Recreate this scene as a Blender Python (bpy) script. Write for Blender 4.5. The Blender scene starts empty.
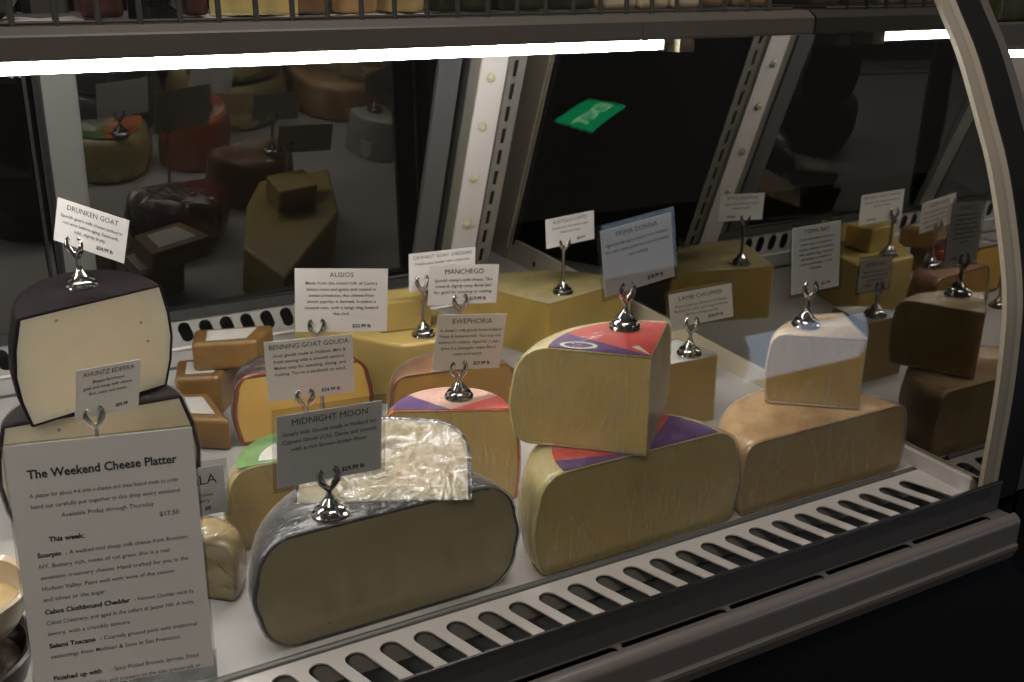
import bpy, bmesh, math, random
from mathutils import Vector, Matrix
from math import sin, cos, pi, radians as R, atan
random.seed(7)
S = bpy.context.scene
C = S.collection

# ------------------------------------------------------------------ camera, world, exposure
cam = bpy.data.cameras.new('camera'); camo = bpy.data.objects.new('camera', cam); C.objects.link(camo)
cam.sensor_width = 36; cam.lens = 36 * 1000 / 1024; cam.clip_start = .01
cam.dof.use_dof = True; cam.dof.focus_distance = 1.05; cam.dof.aperture_fstop = 9
YAW, PITCH = 27.942574, math.degrees(atan(.366))
camo.location = (0, 0, .6); camo.rotation_euler = (R(90 - PITCH), 0, R(-YAW))
S.camera = camo
W = bpy.data.worlds.new('world'); S.world = W; W.use_nodes = True
W.node_tree.nodes['Background'].inputs[0].default_value = (1, .92, .84, 1)
W.node_tree.nodes['Background'].inputs[1].default_value = .06
S.view_settings.view_transform = 'Standard'; S.view_settings.look = 'None'
S.view_settings.gamma = 1; S.view_settings.use_curve_mapping = False
S.view_settings.exposure = 0.0
LAMP = 62.0           # emission of the tube under the shelf

def area(name, loc, target, sx, sy, power, col):
    l = bpy.data.lights.new(name, 'AREA'); l.shape = 'RECTANGLE'; l.size = sx; l.size_y = sy; l.energy = power; l.color = col
    o = bpy.data.objects.new(name, l); C.objects.link(o); o.location = loc
    o.rotation_euler = (Vector(target) - Vector(loc)).to_track_quat('-Z', 'Y').to_euler()
    return o
area('shop_ceiling_light', (-.9, -.9, 2.3), (.3, 1.1, .1), .5, .5, 26, (1, .90, .80))
area('ceiling_spot_over_case', (.50, .74, 2.35), (.50, .80, 0), .9, .25, 17, (1, .93, .90))

XE = 1.014            # inner face of the right end of the case
XL = -.95             # left end of the case

# ------------------------------------------------------------------ helpers
def mesh(name, verts, faces, mats=None, smooth=False):
    me = bpy.data.meshes.new(name); me.from_pydata([tuple(v) for v in verts], [], faces); me.validate()
    bm = bmesh.new(); bm.from_mesh(me); bmesh.ops.recalc_face_normals(bm, faces=bm.faces); bm.to_mesh(me); bm.free()
    if smooth:
        for p in me.polygons: p.use_smooth = True
        me.set_sharp_from_angle(angle=R(40))
    for m in (mats if isinstance(mats, (list, tuple)) else [mats]):
        if m: me.materials.append(m)
    return me
def obj(name, me, parent=None, M=None):
    o = bpy.data.objects.new(name, me); C.objects.link(o)
    if parent: o.parent = parent
    if M is not None: o.matrix_local = M
    return o
def tag(o, label=None, cat=None, group=None, kind=None):
    if label: o['label'] = label
    if cat: o['category'] = cat
    if group: o['group'] = group
    if kind: o['kind'] = kind
    return o
def thing(name, label, cat, loc=(0, 0, 0), rz=0, group=None):
    o = bpy.data.objects.new(name, None); C.objects.link(o); o.location = loc; o.rotation_euler = (0, 0, rz)
    o.empty_display_size = .02
    return tag(o, label, cat, group)
def bevel(o, w, seg=3, ang=35):
    m = o.modifiers.new('bevel', 'BEVEL'); m.width = w; m.segments = seg; m.limit_method = 'ANGLE'; m.angle_limit = R(ang)
    return o
def box(name, lo, hi, mat, parent=None, bv=0, seg=3):
    (a, b, c), (d, e, f) = lo, hi
    v = [(a,b,c),(d,b,c),(d,e,c),(a,e,c),(a,b,f),(d,b,f),(d,e,f),(a,e,f)]
    o = obj(name, mesh(name, v, [(0,1,2,3),(4,5,6,7),(0,1,5,4),(1,2,6,5),(2,3,7,6),(3,0,4,7)], mat), parent)
    if bv: bevel(o, bv, seg)
    return o
def prism_x(name, prof, x0, x1, mat, parent=None, smooth=False, closed=True):
    # profile of (y, z) points extruded along x
    n = len(prof)
    v = [(x0, y, z) for y, z in prof] + [(x1, y, z) for y, z in prof]
    f = [(i, (i+1) % n, (i+1) % n + n, i + n) for i in range(n if closed else n-1)]
    if closed: f += [tuple(range(n)), tuple(range(n, 2*n))]
    return obj(name, mesh(name, v, f, mat, smooth), parent)
def plate(name, outline, holes, th, M, mat, parent=None):
    # flat plate with real holes: local x, y in the plane, thickness along local z
    cu = bpy.data.curves.new(name, 'CURVE'); cu.dimensions = '2D'; cu.fill_mode = 'BOTH'; cu.extrude = th / 2
    for loop in [outline] + holes:
        s = cu.splines.new('POLY'); s.points.add(len(loop) - 1); s.use_cyclic_u = True
        for i, (x, y) in enumerate(loop): s.points[i].co = (x, y, 0, 1)
    t = bpy.data.objects.new('tmp', cu); C.objects.link(t)
    dg = bpy.context.evaluated_depsgraph_get()
    me = bpy.data.meshes.new_from_object(t.evaluated_get(dg)); bpy.data.objects.remove(t); bpy.data.curves.remove(cu)
    me.materials.clear(); me.materials.append(mat)
    o = obj(name, me, parent, M)
    return o
def slot(x, y, dx, dy, w, n=7):
    # stadium hole from (x,y) to (x+dx,y+dy), full width w
    a = math.atan2(dy, dx); r = w / 2; p = []
    for i in range(n + 1):
        t = a + pi/2 + pi * i / n; p.append((x + r*cos(t), y + r*sin(t)))
    for i in range(n + 1):
        t = a - pi/2 + pi * i / n; p.append((x + dx + r*cos(t), y + dy + r*sin(t)))
    return p
def lathe(name, prof, mat, parent=None, n=32, M=None, smooth=True):
    v = []; f = []
    for r, z in prof:
        for i in range(n):
            a = 2*pi*i/n; v.append((r*cos(a), r*sin(a), z))
    for k in range(len(prof)-1):
        for i in range(n):
            j = (i+1) % n; f.append((k*n+i, k*n+j, (k+1)*n+j, (k+1)*n+i))
    f.append(tuple(range(n))); f.append(tuple(range((len(prof)-1)*n, len(prof)*n)))
    return obj(name, mesh(name, v, f, mat, smooth), parent, M)
def tube(name, pts, r, mat, parent=None, n=10, rr=None):
    pts = [Vector(p) for p in pts]; v = []; f = []
    up = Vector((0, 1, 0))
    for k, p in enumerate(pts):
        d = (pts[min(k+1, len(pts)-1)] - pts[max(k-1, 0)]).normalized()
        a = d.cross(up)
        if a.length < 1e-4: a = d.cross(Vector((1, 0, 0)))
        a.normalize(); b = d.cross(a); q = rr[k] if rr else r
        for i in range(n):
            t = 2*pi*i/n; v.append(p + (a*cos(t) + b*sin(t)) * q)
    for k in range(len(pts)-1):
        for i in range(n):
            j = (i+1) % n; f.append((k*n+i, k*n+j, (k+1)*n+j, (k+1)*n+i))
    f.append(tuple(range(n))); f.append(tuple(range((len(pts)-1)*n, len(pts)*n)))
    return obj(name, mesh(name, v, f, mat, True), parent)

# ------------------------------------------------------------------ materials
def newmat(name):
    m = bpy.data.materials.new(name); m.use_nodes = True
    return m, m.node_tree, m.node_tree.nodes['Principled BSDF']
def plain(name, col, rough=.5, metal=0, coat=0, emit=0, bump=0, bscale=200, spec=.5):
    m, nt, b = newmat(name)
    b.inputs['Base Color'].default_value = (*col, 1); b.inputs['Roughness'].default_value = rough
    b.inputs['Metallic'].default_value = metal; b.inputs['Coat Weight'].default_value = coat
    b.inputs['Specular IOR Level'].default_value = spec
    if emit:
        b.inputs['Emission Color'].default_value = (*col, 1); b.inputs['Emission Strength'].default_value = emit
    if bump:
        n = nt.nodes.new('ShaderNodeTexNoise'); n.inputs['Scale'].default_value = bscale; n.inputs['Detail'].default_value = 4
        tc = nt.nodes.new('ShaderNodeTexCoord'); nt.links.new(tc.outputs['Object'], n.inputs['Vector'])
        bp = nt.nodes.new('ShaderNodeBump'); bp.inputs['Strength'].default_value = bump; bp.inputs['Distance'].default_value = .001
        nt.links.new(n.outputs['Fac'], bp.inputs['Height']); nt.links.new(bp.outputs['Normal'], b.inputs['Normal'])
    return m
def mottled(name, c1, c2, scale=30, rough=.45, bump=.3, coat=0, c3=None, spots=0, bdist=.0012, detail=5, coatr=.12):
    m, nt, b = newmat(name); N = nt.nodes.new; L = nt.links.new
    tc = N('ShaderNodeTexCoord'); n = N('ShaderNodeTexNoise'); n.inputs['Scale'].default_value = scale; n.inputs['Detail'].default_value = detail
    L(tc.outputs['Object'], n.inputs['Vector'])
    r = N('ShaderNodeValToRGB'); r.color_ramp.elements[0].position = .35; r.color_ramp.elements[1].position = .68
    r.color_ramp.elements[0].color = (*c1, 1); r.color_ramp.elements[1].color = (*c2, 1)
    L(n.outputs['Fac'], r.inputs['Fac']); col = r.outputs['Color']
    if spots:      # small eyes (holes) in the paste
        vo = N('ShaderNodeTexVoronoi'); vo.inputs['Scale'].default_value = spots; L(tc.outputs['Object'], vo.inputs['Vector'])
        lt = N('ShaderNodeMath'); lt.operation = 'LESS_THAN'; lt.inputs[1].default_value = .085; L(vo.outputs['Distance'], lt.inputs[0])
        mx = N('ShaderNodeMix'); mx.data_type = 'RGBA'; L(lt.outputs[0], mx.inputs[0]); L(col, mx.inputs[6])
        mx.inputs[7].default_value = (*[c*.45 for c in c1], 1); col = mx.outputs[2]
    L(col, b.inputs['Base Color']); b.inputs['Roughness'].default_value = rough
    if 'paste' in name or 'gouda' in name or 'cheddar' in name:
        b.inputs['Subsurface Weight'].default_value = .55; b.inputs['Subsurface Radius'].default_value = (1, .62, .28); b.inputs['Subsurface Scale'].default_value = .028
    b.inputs['Coat Weight'].default_value = coat; b.inputs['Coat Roughness'].default_value = coatr
    bp = N('ShaderNodeBump'); bp.inputs['Strength'].default_value = bump; bp.inputs['Distance'].default_value = bdist
    n2 = N('ShaderNodeTexNoise'); n2.inputs['Scale'].default_value = scale*3; n2.inputs['Detail'].default_value = 4; L(tc.outputs['Object'], n2.inputs['Vector'])
    L(n2.outputs['Fac'], bp.inputs['Height']); L(bp.outputs['Normal'], b.inputs['Normal']); L(bp.outputs['Normal'], b.inputs['Coat Normal'])
    return m
def wrapmat(name, amount=.35, scale=26, stretch=(1, 1, .25), rough=.12, bump=1.0, tint=.93):
    # clear cling film: mostly transparent, creased, shiny
    m = bpy.data.materials.new(name); m.use_nodes = True; nt = m.node_tree; nt.nodes.clear(); N = nt.nodes.new; L = nt.links.new
    out = N('ShaderNodeOutputMaterial'); mix = N('ShaderNodeMixShader'); tr = N('ShaderNodeBsdfTransparent'); gl = N('ShaderNodeBsdfGlossy')
    tr.inputs[0].default_value = (tint, tint, tint, 1); gl.inputs['Roughness'].default_value = rough
    tc = N('ShaderNodeTexCoord'); mp = N('ShaderNodeMapping'); mp.inputs['Scale'].default_value = stretch
    n = N('ShaderNodeTexNoise'); n.inputs['Scale'].default_value = scale; n.inputs['Detail'].default_value = 3; n.inputs['Distortion'].default_value = 1.6
    L(tc.outputs['Object'], mp.inputs['Vector']); L(mp.outputs['Vector'], n.inputs['Vector'])
    # ridges where the noise crosses its middle value
    s = N('ShaderNodeMath'); s.operation = 'SUBTRACT'; s.inputs[1].default_value = .5; L(n.outputs['Fac'], s.inputs[0])
    ab = N('ShaderNodeMath'); ab.operation = 'ABSOLUTE'; L(s.outputs[0], ab.inputs[0])
    rp = N('ShaderNodeMapRange'); rp.inputs['From Min'].default_value = 0; rp.inputs['From Max'].default_value = .022
    rp.inputs['To Min'].default_value = 1; rp.inputs['To Max'].default_value = 0; L(ab.outputs[0], rp.inputs['Value'])
    lw = N('ShaderNodeLayerWeight'); lw.inputs['Blend'].default_value = .25
    bp = N('ShaderNodeBump'); bp.inputs['Strength'].default_value = bump; bp.inputs['Distance'].default_value = .003
    L(rp.outputs[0], bp.inputs['Height']); L(bp.outputs['Normal'], gl.inputs['Normal'])
    a1 = N('ShaderNodeMath'); a1.operation = 'MULTIPLY_ADD'; a1.inputs[1].default_value = amount; a1.inputs[2].default_value = .03
    L(rp.outputs[0], a1.inputs[0])
    a2 = N('ShaderNodeMath'); a2.operation = 'MULTIPLY_ADD'; a2.inputs[1].default_value = .5; a2.use_clamp = True; L(lw.outputs['Fresnel'], a2.inputs[0]); L(a1.outputs[0], a2.inputs[2])
    df = N('ShaderNodeBsdfDiffuse'); df.inputs[0].default_value = (.85, .83, .76, 1); m2 = N('ShaderNodeMixShader'); m2.inputs[0].default_value = .55  # off-white diffuse share paints pale highlights onto the film creases
    L(gl.outputs[0], m2.inputs[1]); L(df.outputs[0], m2.inputs[2])
    L(a2.outputs[0], mix.inputs[0]); L(tr.outputs[0], mix.inputs[1]); L(m2.outputs[0], mix.inputs[2]); L(mix.outputs[0], out.inputs[0])
    return m
def crumple(name, alpha, scale, rough):
    m = bpy.data.materials.new(name); m.use_nodes = True; nt = m.node_tree; nt.nodes.clear(); N = nt.nodes.new; L = nt.links.new
    out = N('ShaderNodeOutputMaterial'); mix = N('ShaderNodeMixShader'); tr = N('ShaderNodeBsdfTransparent'); gl = N('ShaderNodeBsdfGlossy')
    tr.inputs[0].default_value = (.95, .95, .95, 1); gl.inputs['Roughness'].default_value = rough
    tc = N('ShaderNodeTexCoord'); n = N('ShaderNodeTexVoronoi'); n.feature = 'SMOOTH_F1'; n.inputs['Scale'].default_value = scale; n.inputs['Smoothness'].default_value = .25
    n2 = N('ShaderNodeTexNoise'); n2.inputs['Scale'].default_value = scale*.7; n2.inputs['Detail'].default_value = 2; n2.inputs['Distortion'].default_value = 1.5
    L(tc.outputs['Object'], n2.inputs['Vector']); L(n2.outputs['Color'], n.inputs['Vector'])
    v = N('ShaderNodeVectorMath'); v.operation = 'MULTIPLY_ADD'; v.inputs[1].default_value = (.05, .05, .05); L(n2.outputs['Color'], v.inputs[0]); L(tc.outputs['Object'], v.inputs[2]); L(v.outputs[0], n.inputs['Vector'])
    bp = N('ShaderNodeBump'); bp.inputs['Strength'].default_value = 1; bp.inputs['Distance'].default_value = .018
    L(n.outputs['Distance'], bp.inputs['Height']); L(bp.outputs['Normal'], gl.inputs['Normal'])
    lw = N('ShaderNodeLayerWeight'); lw.inputs['Blend'].default_value = .25; L(bp.outputs['Normal'], lw.inputs['Normal'])
    a2 = N('ShaderNodeMath'); a2.operation = 'MULTIPLY_ADD'; a2.inputs[1].default_value = .5; a2.inputs[2].default_value = alpha; a2.use_clamp = True; L(lw.outputs['Fresnel'], a2.inputs[0])
    L(a2.outputs[0], mix.inputs[0]); L(tr.outputs[0], mix.inputs[1]); L(gl.outputs[0], mix.inputs[2]); L(mix.outputs[0], out.inputs[0])
    return m
def glassmat(name, tint=(.95, .95, .94), f0=.04):
    # thin clear pane: Schlick reflection over plain transparency, the same from both sides
    m = bpy.data.materials.new(name); m.use_nodes = True; nt = m.node_tree; nt.nodes.clear(); N = nt.nodes.new; L = nt.links.new
    out = N('ShaderNodeOutputMaterial'); mix = N('ShaderNodeMixShader'); tr = N('ShaderNodeBsdfTransparent'); gl = N('ShaderNodeBsdfGlossy')
    tr.inputs[0].default_value = (*tint, 1); gl.inputs['Roughness'].default_value = 0
    lw = N('ShaderNodeLayerWeight'); lw.inputs['Blend'].default_value = .5
    pw = N('ShaderNodeMath'); pw.operation = 'POWER'; pw.inputs[1].default_value = 5; L(lw.outputs['Facing'], pw.inputs[0])
    ma = N('ShaderNodeMath'); ma.operation = 'MULTIPLY_ADD'; ma.inputs[1].default_value = 1 - f0; ma.inputs[2].default_value = f0; L(pw.outputs[0], ma.inputs[0])
    L(ma.outputs[0], mix.inputs[0]); L(tr.outputs[0], mix.inputs[1]); L(gl.outputs[0], mix.inputs[2]); L(mix.outputs[0], out.inputs[0])
    return m
def mirrormat(name, col, rough=.0, base=(.01, .01, .01), mixf=1.0):
    m = bpy.data.materials.new(name); m.use_nodes = True; nt = m.node_tree; nt.nodes.clear(); N = nt.nodes.new; L = nt.links.new
    out = N('ShaderNodeOutputMaterial'); gl = N('ShaderNodeBsdfGlossy'); gl.inputs[0].default_value = (*col, 1); gl.inputs['Roughness'].default_value = rough
    L(gl.outputs[0], out.inputs[0]); return m

def srgb(r, g, b):
    f = lambda c: (c/255/12.92 if c/255 <= .04045 else ((c/255+.055)/1.055)**2.4)
    return (f(r), f(g), f(b))
WHITE_METAL = plain('white painted steel', (.66, .62, .60), .38, bump=.05, bscale=60)
DECK_WHITE = plain('white deck', (.44, .42, .40), .45, bump=.08, bscale=40)
BEIGE = plain('beige frame', (.50, .44, .33), .45)
GREY_ALU = plain('grey aluminium', (.15, .15, .14), .4, .3)
BLACK_RUB = plain('black rubber', (.006, .006, .006), .6)
BLACK_PL = plain('black plastic', (.012, .011, .011), .35)
DARK_METAL = plain('dark fascia', (.085, .08, .083), .4, .2, bump=.05, bscale=30)
BUMPER = plain('grey bumper', (.22, .195, .18), .36, .35, bump=.1, bscale=40)
SHELF_M = plain('brown grey shelf', (.12, .105, .09), .5, .2)
WIRE = plain('grey wire', (.12, .115, .10), .4, .5)
CHROME = plain('chrome', (.50, .485, .46), .13, 1)
PAPER = plain('white card', (.62, .60, .58), .55)
PAPER2 = plain('cream paper', (.66, .55, .38), .7, bump=.3, bscale=60)
INK = plain('ink', (.008, .008, .008), .6)
INK2 = plain('grey ink', (.06, .06, .06), .6)
REAR_MIRROR = mirrormat('rear mirror glass', (.105, .105, .10), .015)
END_MIRROR = mirrormat('end mirror glass', (.30, .295, .28), .01)
GLASS = glassmat('front glass')
ACRYL = glassmat('clear acrylic', (.86, .87, .87))
WRAP = wrapmat('cling film', .16, 26, (1, 1, .20), .3, .06, .99)
WRAP_HARD = crumple('crumpled film', .14, 22, .3)
WRAP_SOFT = wrapmat('smooth film', .05, 20, (1, 1, .4), .2, .5, .98)
TUBE = plain('led tube', (1, .975, .95), .5, emit=LAMP)

GOUDA = mottled('pale gouda paste', (.66, .49, .19), (.70, .54, .24), 18, .4, .15, .3)
GOUDA_R = mottled('yellow gouda rind', (.70, .49, .19), (.78, .58, .27), 14, .4, .2, .4)
MIDN = mottled('ivory gouda paste', (.47, .39, .22), (.54, .46, .28), 14, .45, .25, .3, spots=24)
MIDN_TOP = mottled('cream paste in film', (.62, .50, .28), (.74, .63, .42), 22, .35, .9, .8, bdist=.004)
BLACKWAX = mottled('black wax rind', (.016, .014, .015), (.035, .03, .03), 30, .3, .5, .5)
GREYWAX = mottled('dark grey waxed rind', (.045, .045, .05), (.12, .12, .125), 24, .25, .9, .8, bdist=.004)
GOAT = mottled('ivory goat paste', (.84, .74, .54), (.88, .79, .61), 30, .5, .08, spots=42)
PURPLER = mottled('dark wine rind', (.006, .004, .005), (.014, .009, .010), 40, .7, .4, 0)
PURPLER.node_tree.nodes['Principled BSDF'].inputs['Specular IOR Level'].default_value = .12
BEIGEP = mottled('tan sheep paste', (.52, .36, .13), (.58, .41, .17), 16, .4, .15, .3)
TANRIND = mottled('brown tan rind', (.42, .235, .085), (.62, .43, .21), 28, .4, .7, .6)
CHED = mottled('yellow cheddar', (.38, .265, .065), (.44, .315, .085), 12, .4, .15, .2)
CHED2 = mottled('pale cheddar', (.40, .29, .09), (.46, .35, .12), 16, .4, .15, .2)
ORANGE = mottled('amber rind wedge', (.17, .088, .022), (.25, .135, .04), 20, .4, .2, .5)
REDWAX = mottled('dark red wax', (.13, .022, .012), (.24, .05, .03), 20, .25, .6, .8)
YELLOWP = mottled('golden paste', (.60, .38, .085), (.65, .43, .12), 16, .4, .15, .3)
LBL_RED = mottled('red label', (.55, .05, .045), (.62, .09, .06), 40, .3, .3, .6)
LBL_PUR = mottled('purple label', (.09, .035, .16), (.14, .06, .22), 40, .3, .3, .6)
LBL_PINK = mottled('pink label', (.62, .36, .28), (.68, .45, .38), 40, .3, .3, .5)
LBL_WHITE = mottled('white label', (.55, .53, .48), (.62, .60, .56), 40, .4, .2, .3)
LBL_GREEN = mottled('green label', (.10, .22, .06), (.2, .33, .12), 40, .4, .2, .3)
LBL_ORANGE = mottled('orange label', (.6, .16, .05), (.65, .22, .08), 40, .35, .2, .5)

# ------------------------------------------------------------------ the display case: structure
deck = box('floor', (XL, .785, -.012), (XE, 1.592, 0), DECK_WHITE); tag(deck, kind='structure'); deck.name = 'trim_1'
deck2 = box('trim_20', (.79, 1.592, -.012), (XE, 2.05, 0), DECK_WHITE); tag(deck2, kind='structure')
# front air grille with slanted slots
case = thing('air_grille', 'white front air grille with a row of slanted rounded slots below the glass', 'grille', (0, 0, 0))
holes = []
k0 = int((XL - .188) / .0346) + 1
xs = [.194 + .0346*k for k in range(k0, 40) if .196 + .0346*k < XE - .045]
for x in xs: holes.append(slot(x + .006, .7535, .0150, -.0455, .0208))
plate('slotted_plate', [(XL, .6965), (XE - .002, .6965), (XE - .002, .776), (XL, .776)], holes, .0016, Matrix.Translation((0, 0, -.0008)), WHITE_METAL, case)
prism_x('grille_lip', [(.776, -.004), (.7765, .003), (.779, .0045), (.782, .004), (.7835, -.001), (.787, -.001), (.787, -.006)], XL, XE - .05, GREY_ALU, case)
prism_x('duct_back', [(.768, -.002), (.7735, -.002), (.7735, -.06), (.768, -.06)], XL, XE, plain('duct wall', (.35, .33, .30), .5), case)
prism_x('duct_floor', [(.708, -.030), (.768, -.030), (.768, -.033), (.708, -.033)], XL, XE, plain('duct floor', (.035, .037, .036), .5), case)

# rear raised ledge with its own slots
LEDGE_M = plain('grey white ledge', (.40, .385, .36), .45)
ledge = thing('rear_air_grille', 'white raised rear air grille with short dark slots behind the cheeses', 'grille')
holes = []
x = XL + .03
while x < .785:
    holes.append(slot(x, .065, .005, -.015, .0195)); x += .0333
MV = Matrix(((1,0,0,0),(0,0,-1,1.5935),(0,1,0,0),(0,0,0,1)))
plate('slotted_plate', [(XL, .034), (.80, .034), (.80, .081), (XL, .081)], holes, .0016, MV, LEDGE_M, ledge)
prism_x('riser', [(1.590, 0), (1.5935, 0), (1.5935, .034), (1.590, .034)], XL, .80, LEDGE_M, ledge)
prism_x('riser_bead', [(1.586, .0315), (1.590, .0345), (1.590, .030)], XL, .80, WHITE_METAL, ledge)
prism_x('riser_foot', [(1.585, 0), (1.590, 0), (1.590, .003), (1.585, .003)], XL, .80, DARK_METAL, ledge)
prism_x('duct_liner', [(1.62, .03), (1.622, .03), (1.622, .09), (1.62, .09)], XL, .80, BLACK_PL, ledge)
tr = prism_x('trim_2', [(1.588, .081), (1.604, .081), (1.604, .096), (1.592, .096)], XL, .80, plain('dark sill trim', (.02, .02, .018), .5)); tag(tr, kind='structure')
tr = prism_x('trim_10', [(1.60, .03), (1.625, .03), (1.625, .081), (1.60, .081)][::-1], XL, XL + .002, DARK_METAL); tag(tr, kind='structure')

# leaning rear doors (mirror glass) and their frames
K = .39
MA = 11
MYAW = 2
Q = .889      # plan scale of the rear frames
def rear(x0, x1, z0, z1, off, th, name, mat, parent=None):
    # slab on the leaning rear plane, off = distance in front of the plane
    P = lambda z, o: (1.592 - K*(z - .0958) - o, z)
    a, b, c, d = P(z0, off), P(z1, off), P(z1, off - th), P(z0, off - th)
    return prism_x(name, [a, b, c, d], x0, x1, mat, parent)
KM = math.tan(R(MA))
def door(n, x0, x1, yaw=0):
    ky = math.tan(R(yaw)); v = []
    for z in (.0965, .62):
        y = 1.595 - KM*(z - .0958)
        v += [(x0, y, z), (x1, y + ky*(x1-x0), z), (x1, y + ky*(x1-x0) + .006, z), (x0, y + .006, z)]
    d = obj('door_%d' % n, mesh('door_%d' % n, v, [(0,1,2,3),(4,5,6,7),(0,1,5,4),(1,2,6,5),(2,3,7,6),(3,0,4,7)], REAR_MIRROR)); tag(d, kind='structure')
    return d
d1 = door(1, XL, .098)
d2 = door(2, .100, .782, MYAW)
OLIVE = plain('olive grey alu', (.17, .165, .14), .4, .3)
for nm, x0, x1, o, th, mt, st in (('trim_9', .640, .677, .004, .010, plain('dull grey stile', (.10, .102, .104), .35, .3), 1),
        ('trim_3', .080, .083, .012, .014, BLACK_RUB, 1), ('trim_4', .083, .122, .012, .014, GREY_ALU, 1), ('trim_11', .0735, .080, .004, .008, BLACK_RUB, 1),
        ('trim_12', .062, .066, .004, .006, BLACK_RUB, 1), ('trim_13', .683, .690, .006, .010, BLACK_RUB, 1),
        ('trim_5', .690, .707, .010, .014, OLIVE, 1), ('trim_14', .122, .1255, .006, .008, GREY_ALU, 1),
        ('trim_6', .707, .752, .014, .018, WHITE_METAL, 1), ('trim_15', .752, .758, .008, .012, OLIVE, 1)):
    p = rear(x0, x1, -.01 if x0 > .69 else .097, .62, o, th, nm, mt); tag(p, kind='structure')
    if nm == 'trim_6': post = p
lean = Vector((0, -1, -K)).normalized()
YB = plain('yellowed bolt', (.50, .47, .30), .5)
for z in (.449, .369, .28, .196):
    b = lathe('bolt', [(.0075, 0), (.0075, .003), (.005, .005), (.0045, .008), (.002, .009)], YB, post, 12)
    b.matrix_local = Matrix.Translation((.726, 1.592 - K*(z - .0958) - .014, z)) @ lean.to_track_quat('Z', 'Y').to_matrix().to_4x4()
def standard(name, x0, x1, z0, z1, off, mat):
    L = (z1 - z0) * math.sqrt(1 + K*K); w = x1 - x0
    ex = Vector((1, 0, 0)); ey = Vector((0, -K, 1)).normalized(); ez = ex.cross(ey).normalized()
    A = Vector((x0, 1.592 - K*(z0 - .0958) - off, z0))
    M = Matrix(((ex.x, ey.x, ez.x, A.x), (ex.y, ey.y, ez.y, A.y), (ex.z, ey.z, ez.z, A.z), (0, 0, 0, 1)))
    hl = []; y = .012
    while y < L - .03:
        hl.append([(w*.30, y), (w*.55, y), (w*.55, y+.028), (w*.30, y+.028)]); y += .040
    p = plate(name, [(0, 0), (w, 0), (w, L), (0, L)], hl, .002, M, mat); tag(p, kind='structure')
    return p
GREY_STD = plain('grey standard', (.26, .245, .22), .45, .3)
s1 = standard('trim_7', .758, .788, -.01, .62, .008, GREY_STD)
bk = rear(.753, .787, -.01, .62, .002, .004, 'trim_19', BLACK_RUB); tag(bk, kind='structure')
# black panel added behind the frames: closes the gap, keeps the end mirror dark
rw = obj('added_return_panel', mesh('added_return_panel', [(.784, 1.64, -.05), (.788, 1.64, -.05), (1.01, 2.10, -.05), (1.006, 2.10, -.05), (.784, 1.40, .62), (.788, 1.40, .62), (1.01, 1.80, .62), (1.006, 1.80, .62)],
    [(0,1,2,3),(4,5,6,7),(0,1,5,4),(1,2,6,5),(2,3,7,6),(3,0,4,7)], BLACK_PL)); tag(rw, kind='structure')

# end panel: frame, sill, mirror pane, curved front post
endf = thing('end_panel_frame', 'beige curved post and low sill framing the mirrored end panel at the right', 'frame')
def yz_prism(name, prof, x0, x1, mat, parent=None): return prism_x(name, prof, x0, x1, mat, parent)
ylean = lambda y0, z: y0 - K*(z - .15)
B_ = lambda y, z: (y - .43*(z - .15), z)
yz_prism('rear_upright', [B_(1.858, -.0), B_(1.858, .62), B_(1.950, .62), B_(2.03, -.0)], XE - .006, XE + .02, BEIGE, endf)
yz_prism('upright_bead', [B_(1.868, .03), B_(1.868, .62), B_(1.878, .62), B_(1.878, .03)], XE - .010, XE - .006, BEIGE, endf)
yz_prism('slot_channel', [B_(1.846, .04), B_(1.846, .62), B_(1.857, .62), B_(1.857, .04)], XE - .004, XE + .01, BLACK_RUB, endf)
yz_prism('sill', [(2.03, -.06), (2.0, .055), (1.90, .052), (1.77, .050), (1.24, .035), (.812, .0205), (.704, .0205), (.704, -.03), (1.2, -.03)], XE - .004, XE + .02, BEIGE, endf)
for y, z in ((1.80, .020), (1.5, .018)):
    s = lathe('screw', [(.006, 0), (.006, .0015), (.003, .003)], plain('dark screw', (.05, .045, .04), .4, .5), endf, 12)
    s.matrix_local = Matrix.Translation((XE - .006, y, z)) @ Matrix.Rotation(-pi/2, 4, 'Y')
# inner profile of the curved end post (y, z)
PROF = [(.694, -.01), (.694, .062), (.6945, .127), (.698, .189), (.705, .248), (.724, .315), (.751, .388), (.777, .440), (.814, .508), (.845, .553), (.872, .590), (.93, .66), (1.0, .73)]
TI = 0.0
def smoothprof(P, n=6):
    out = []
    for i in range(len(P)-1):
        p0 = P[max(i-1, 0)]; p1 = P[i]; p2 = P[i+1]; p3 = P[min(i+2, len(P)-1)]
        for k in range(n):
            t = k / n
            out.append(tuple(.5*((2*p1[j]) + (-p0[j]+p2[j])*t + (2*p0[j]-5*p1[j]+4*p2[j]-p3[j])*t*t + (-p0[j]+3*p1[j]-3*p2[j]+p3[j])*t**3) for j in (0, 1)))
    return out + [P[-1]]
SP = smoothprof(PROF)
def offs(P, d):
    out = []
    for i, p in enumerate(P):
        a = P[max(i-1, 0)]; b = P[min(i+1, len(P)-1)]; t = Vector((b[0]-a[0], b[1]-a[1])).normalized()
        out.append((p[0] - t.y*d, p[1] + t.x*d))
    return out
def ribbon(name, d0, d1, x0, x1, mat, parent=None, zmax=9):
    A = offs(SP, d0); B = offs(SP, d1)[::-1]
    n = len(A); v = []; f = []
    for x in (x0, x1):
        v += [(x - TI*max(p[1], 0), *p) for p in A + B]
    m = 2*n
    for i in range(m): j = (i+1) % m; f.append((i, j, j+m, i+m))
    for b in (0, m):
        for i in range(n-1): f.append((b+i, b+i+1, b+m-2-i, b+m-1-i))
    return obj(name, mesh(name, v, f, mat), parent)
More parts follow.
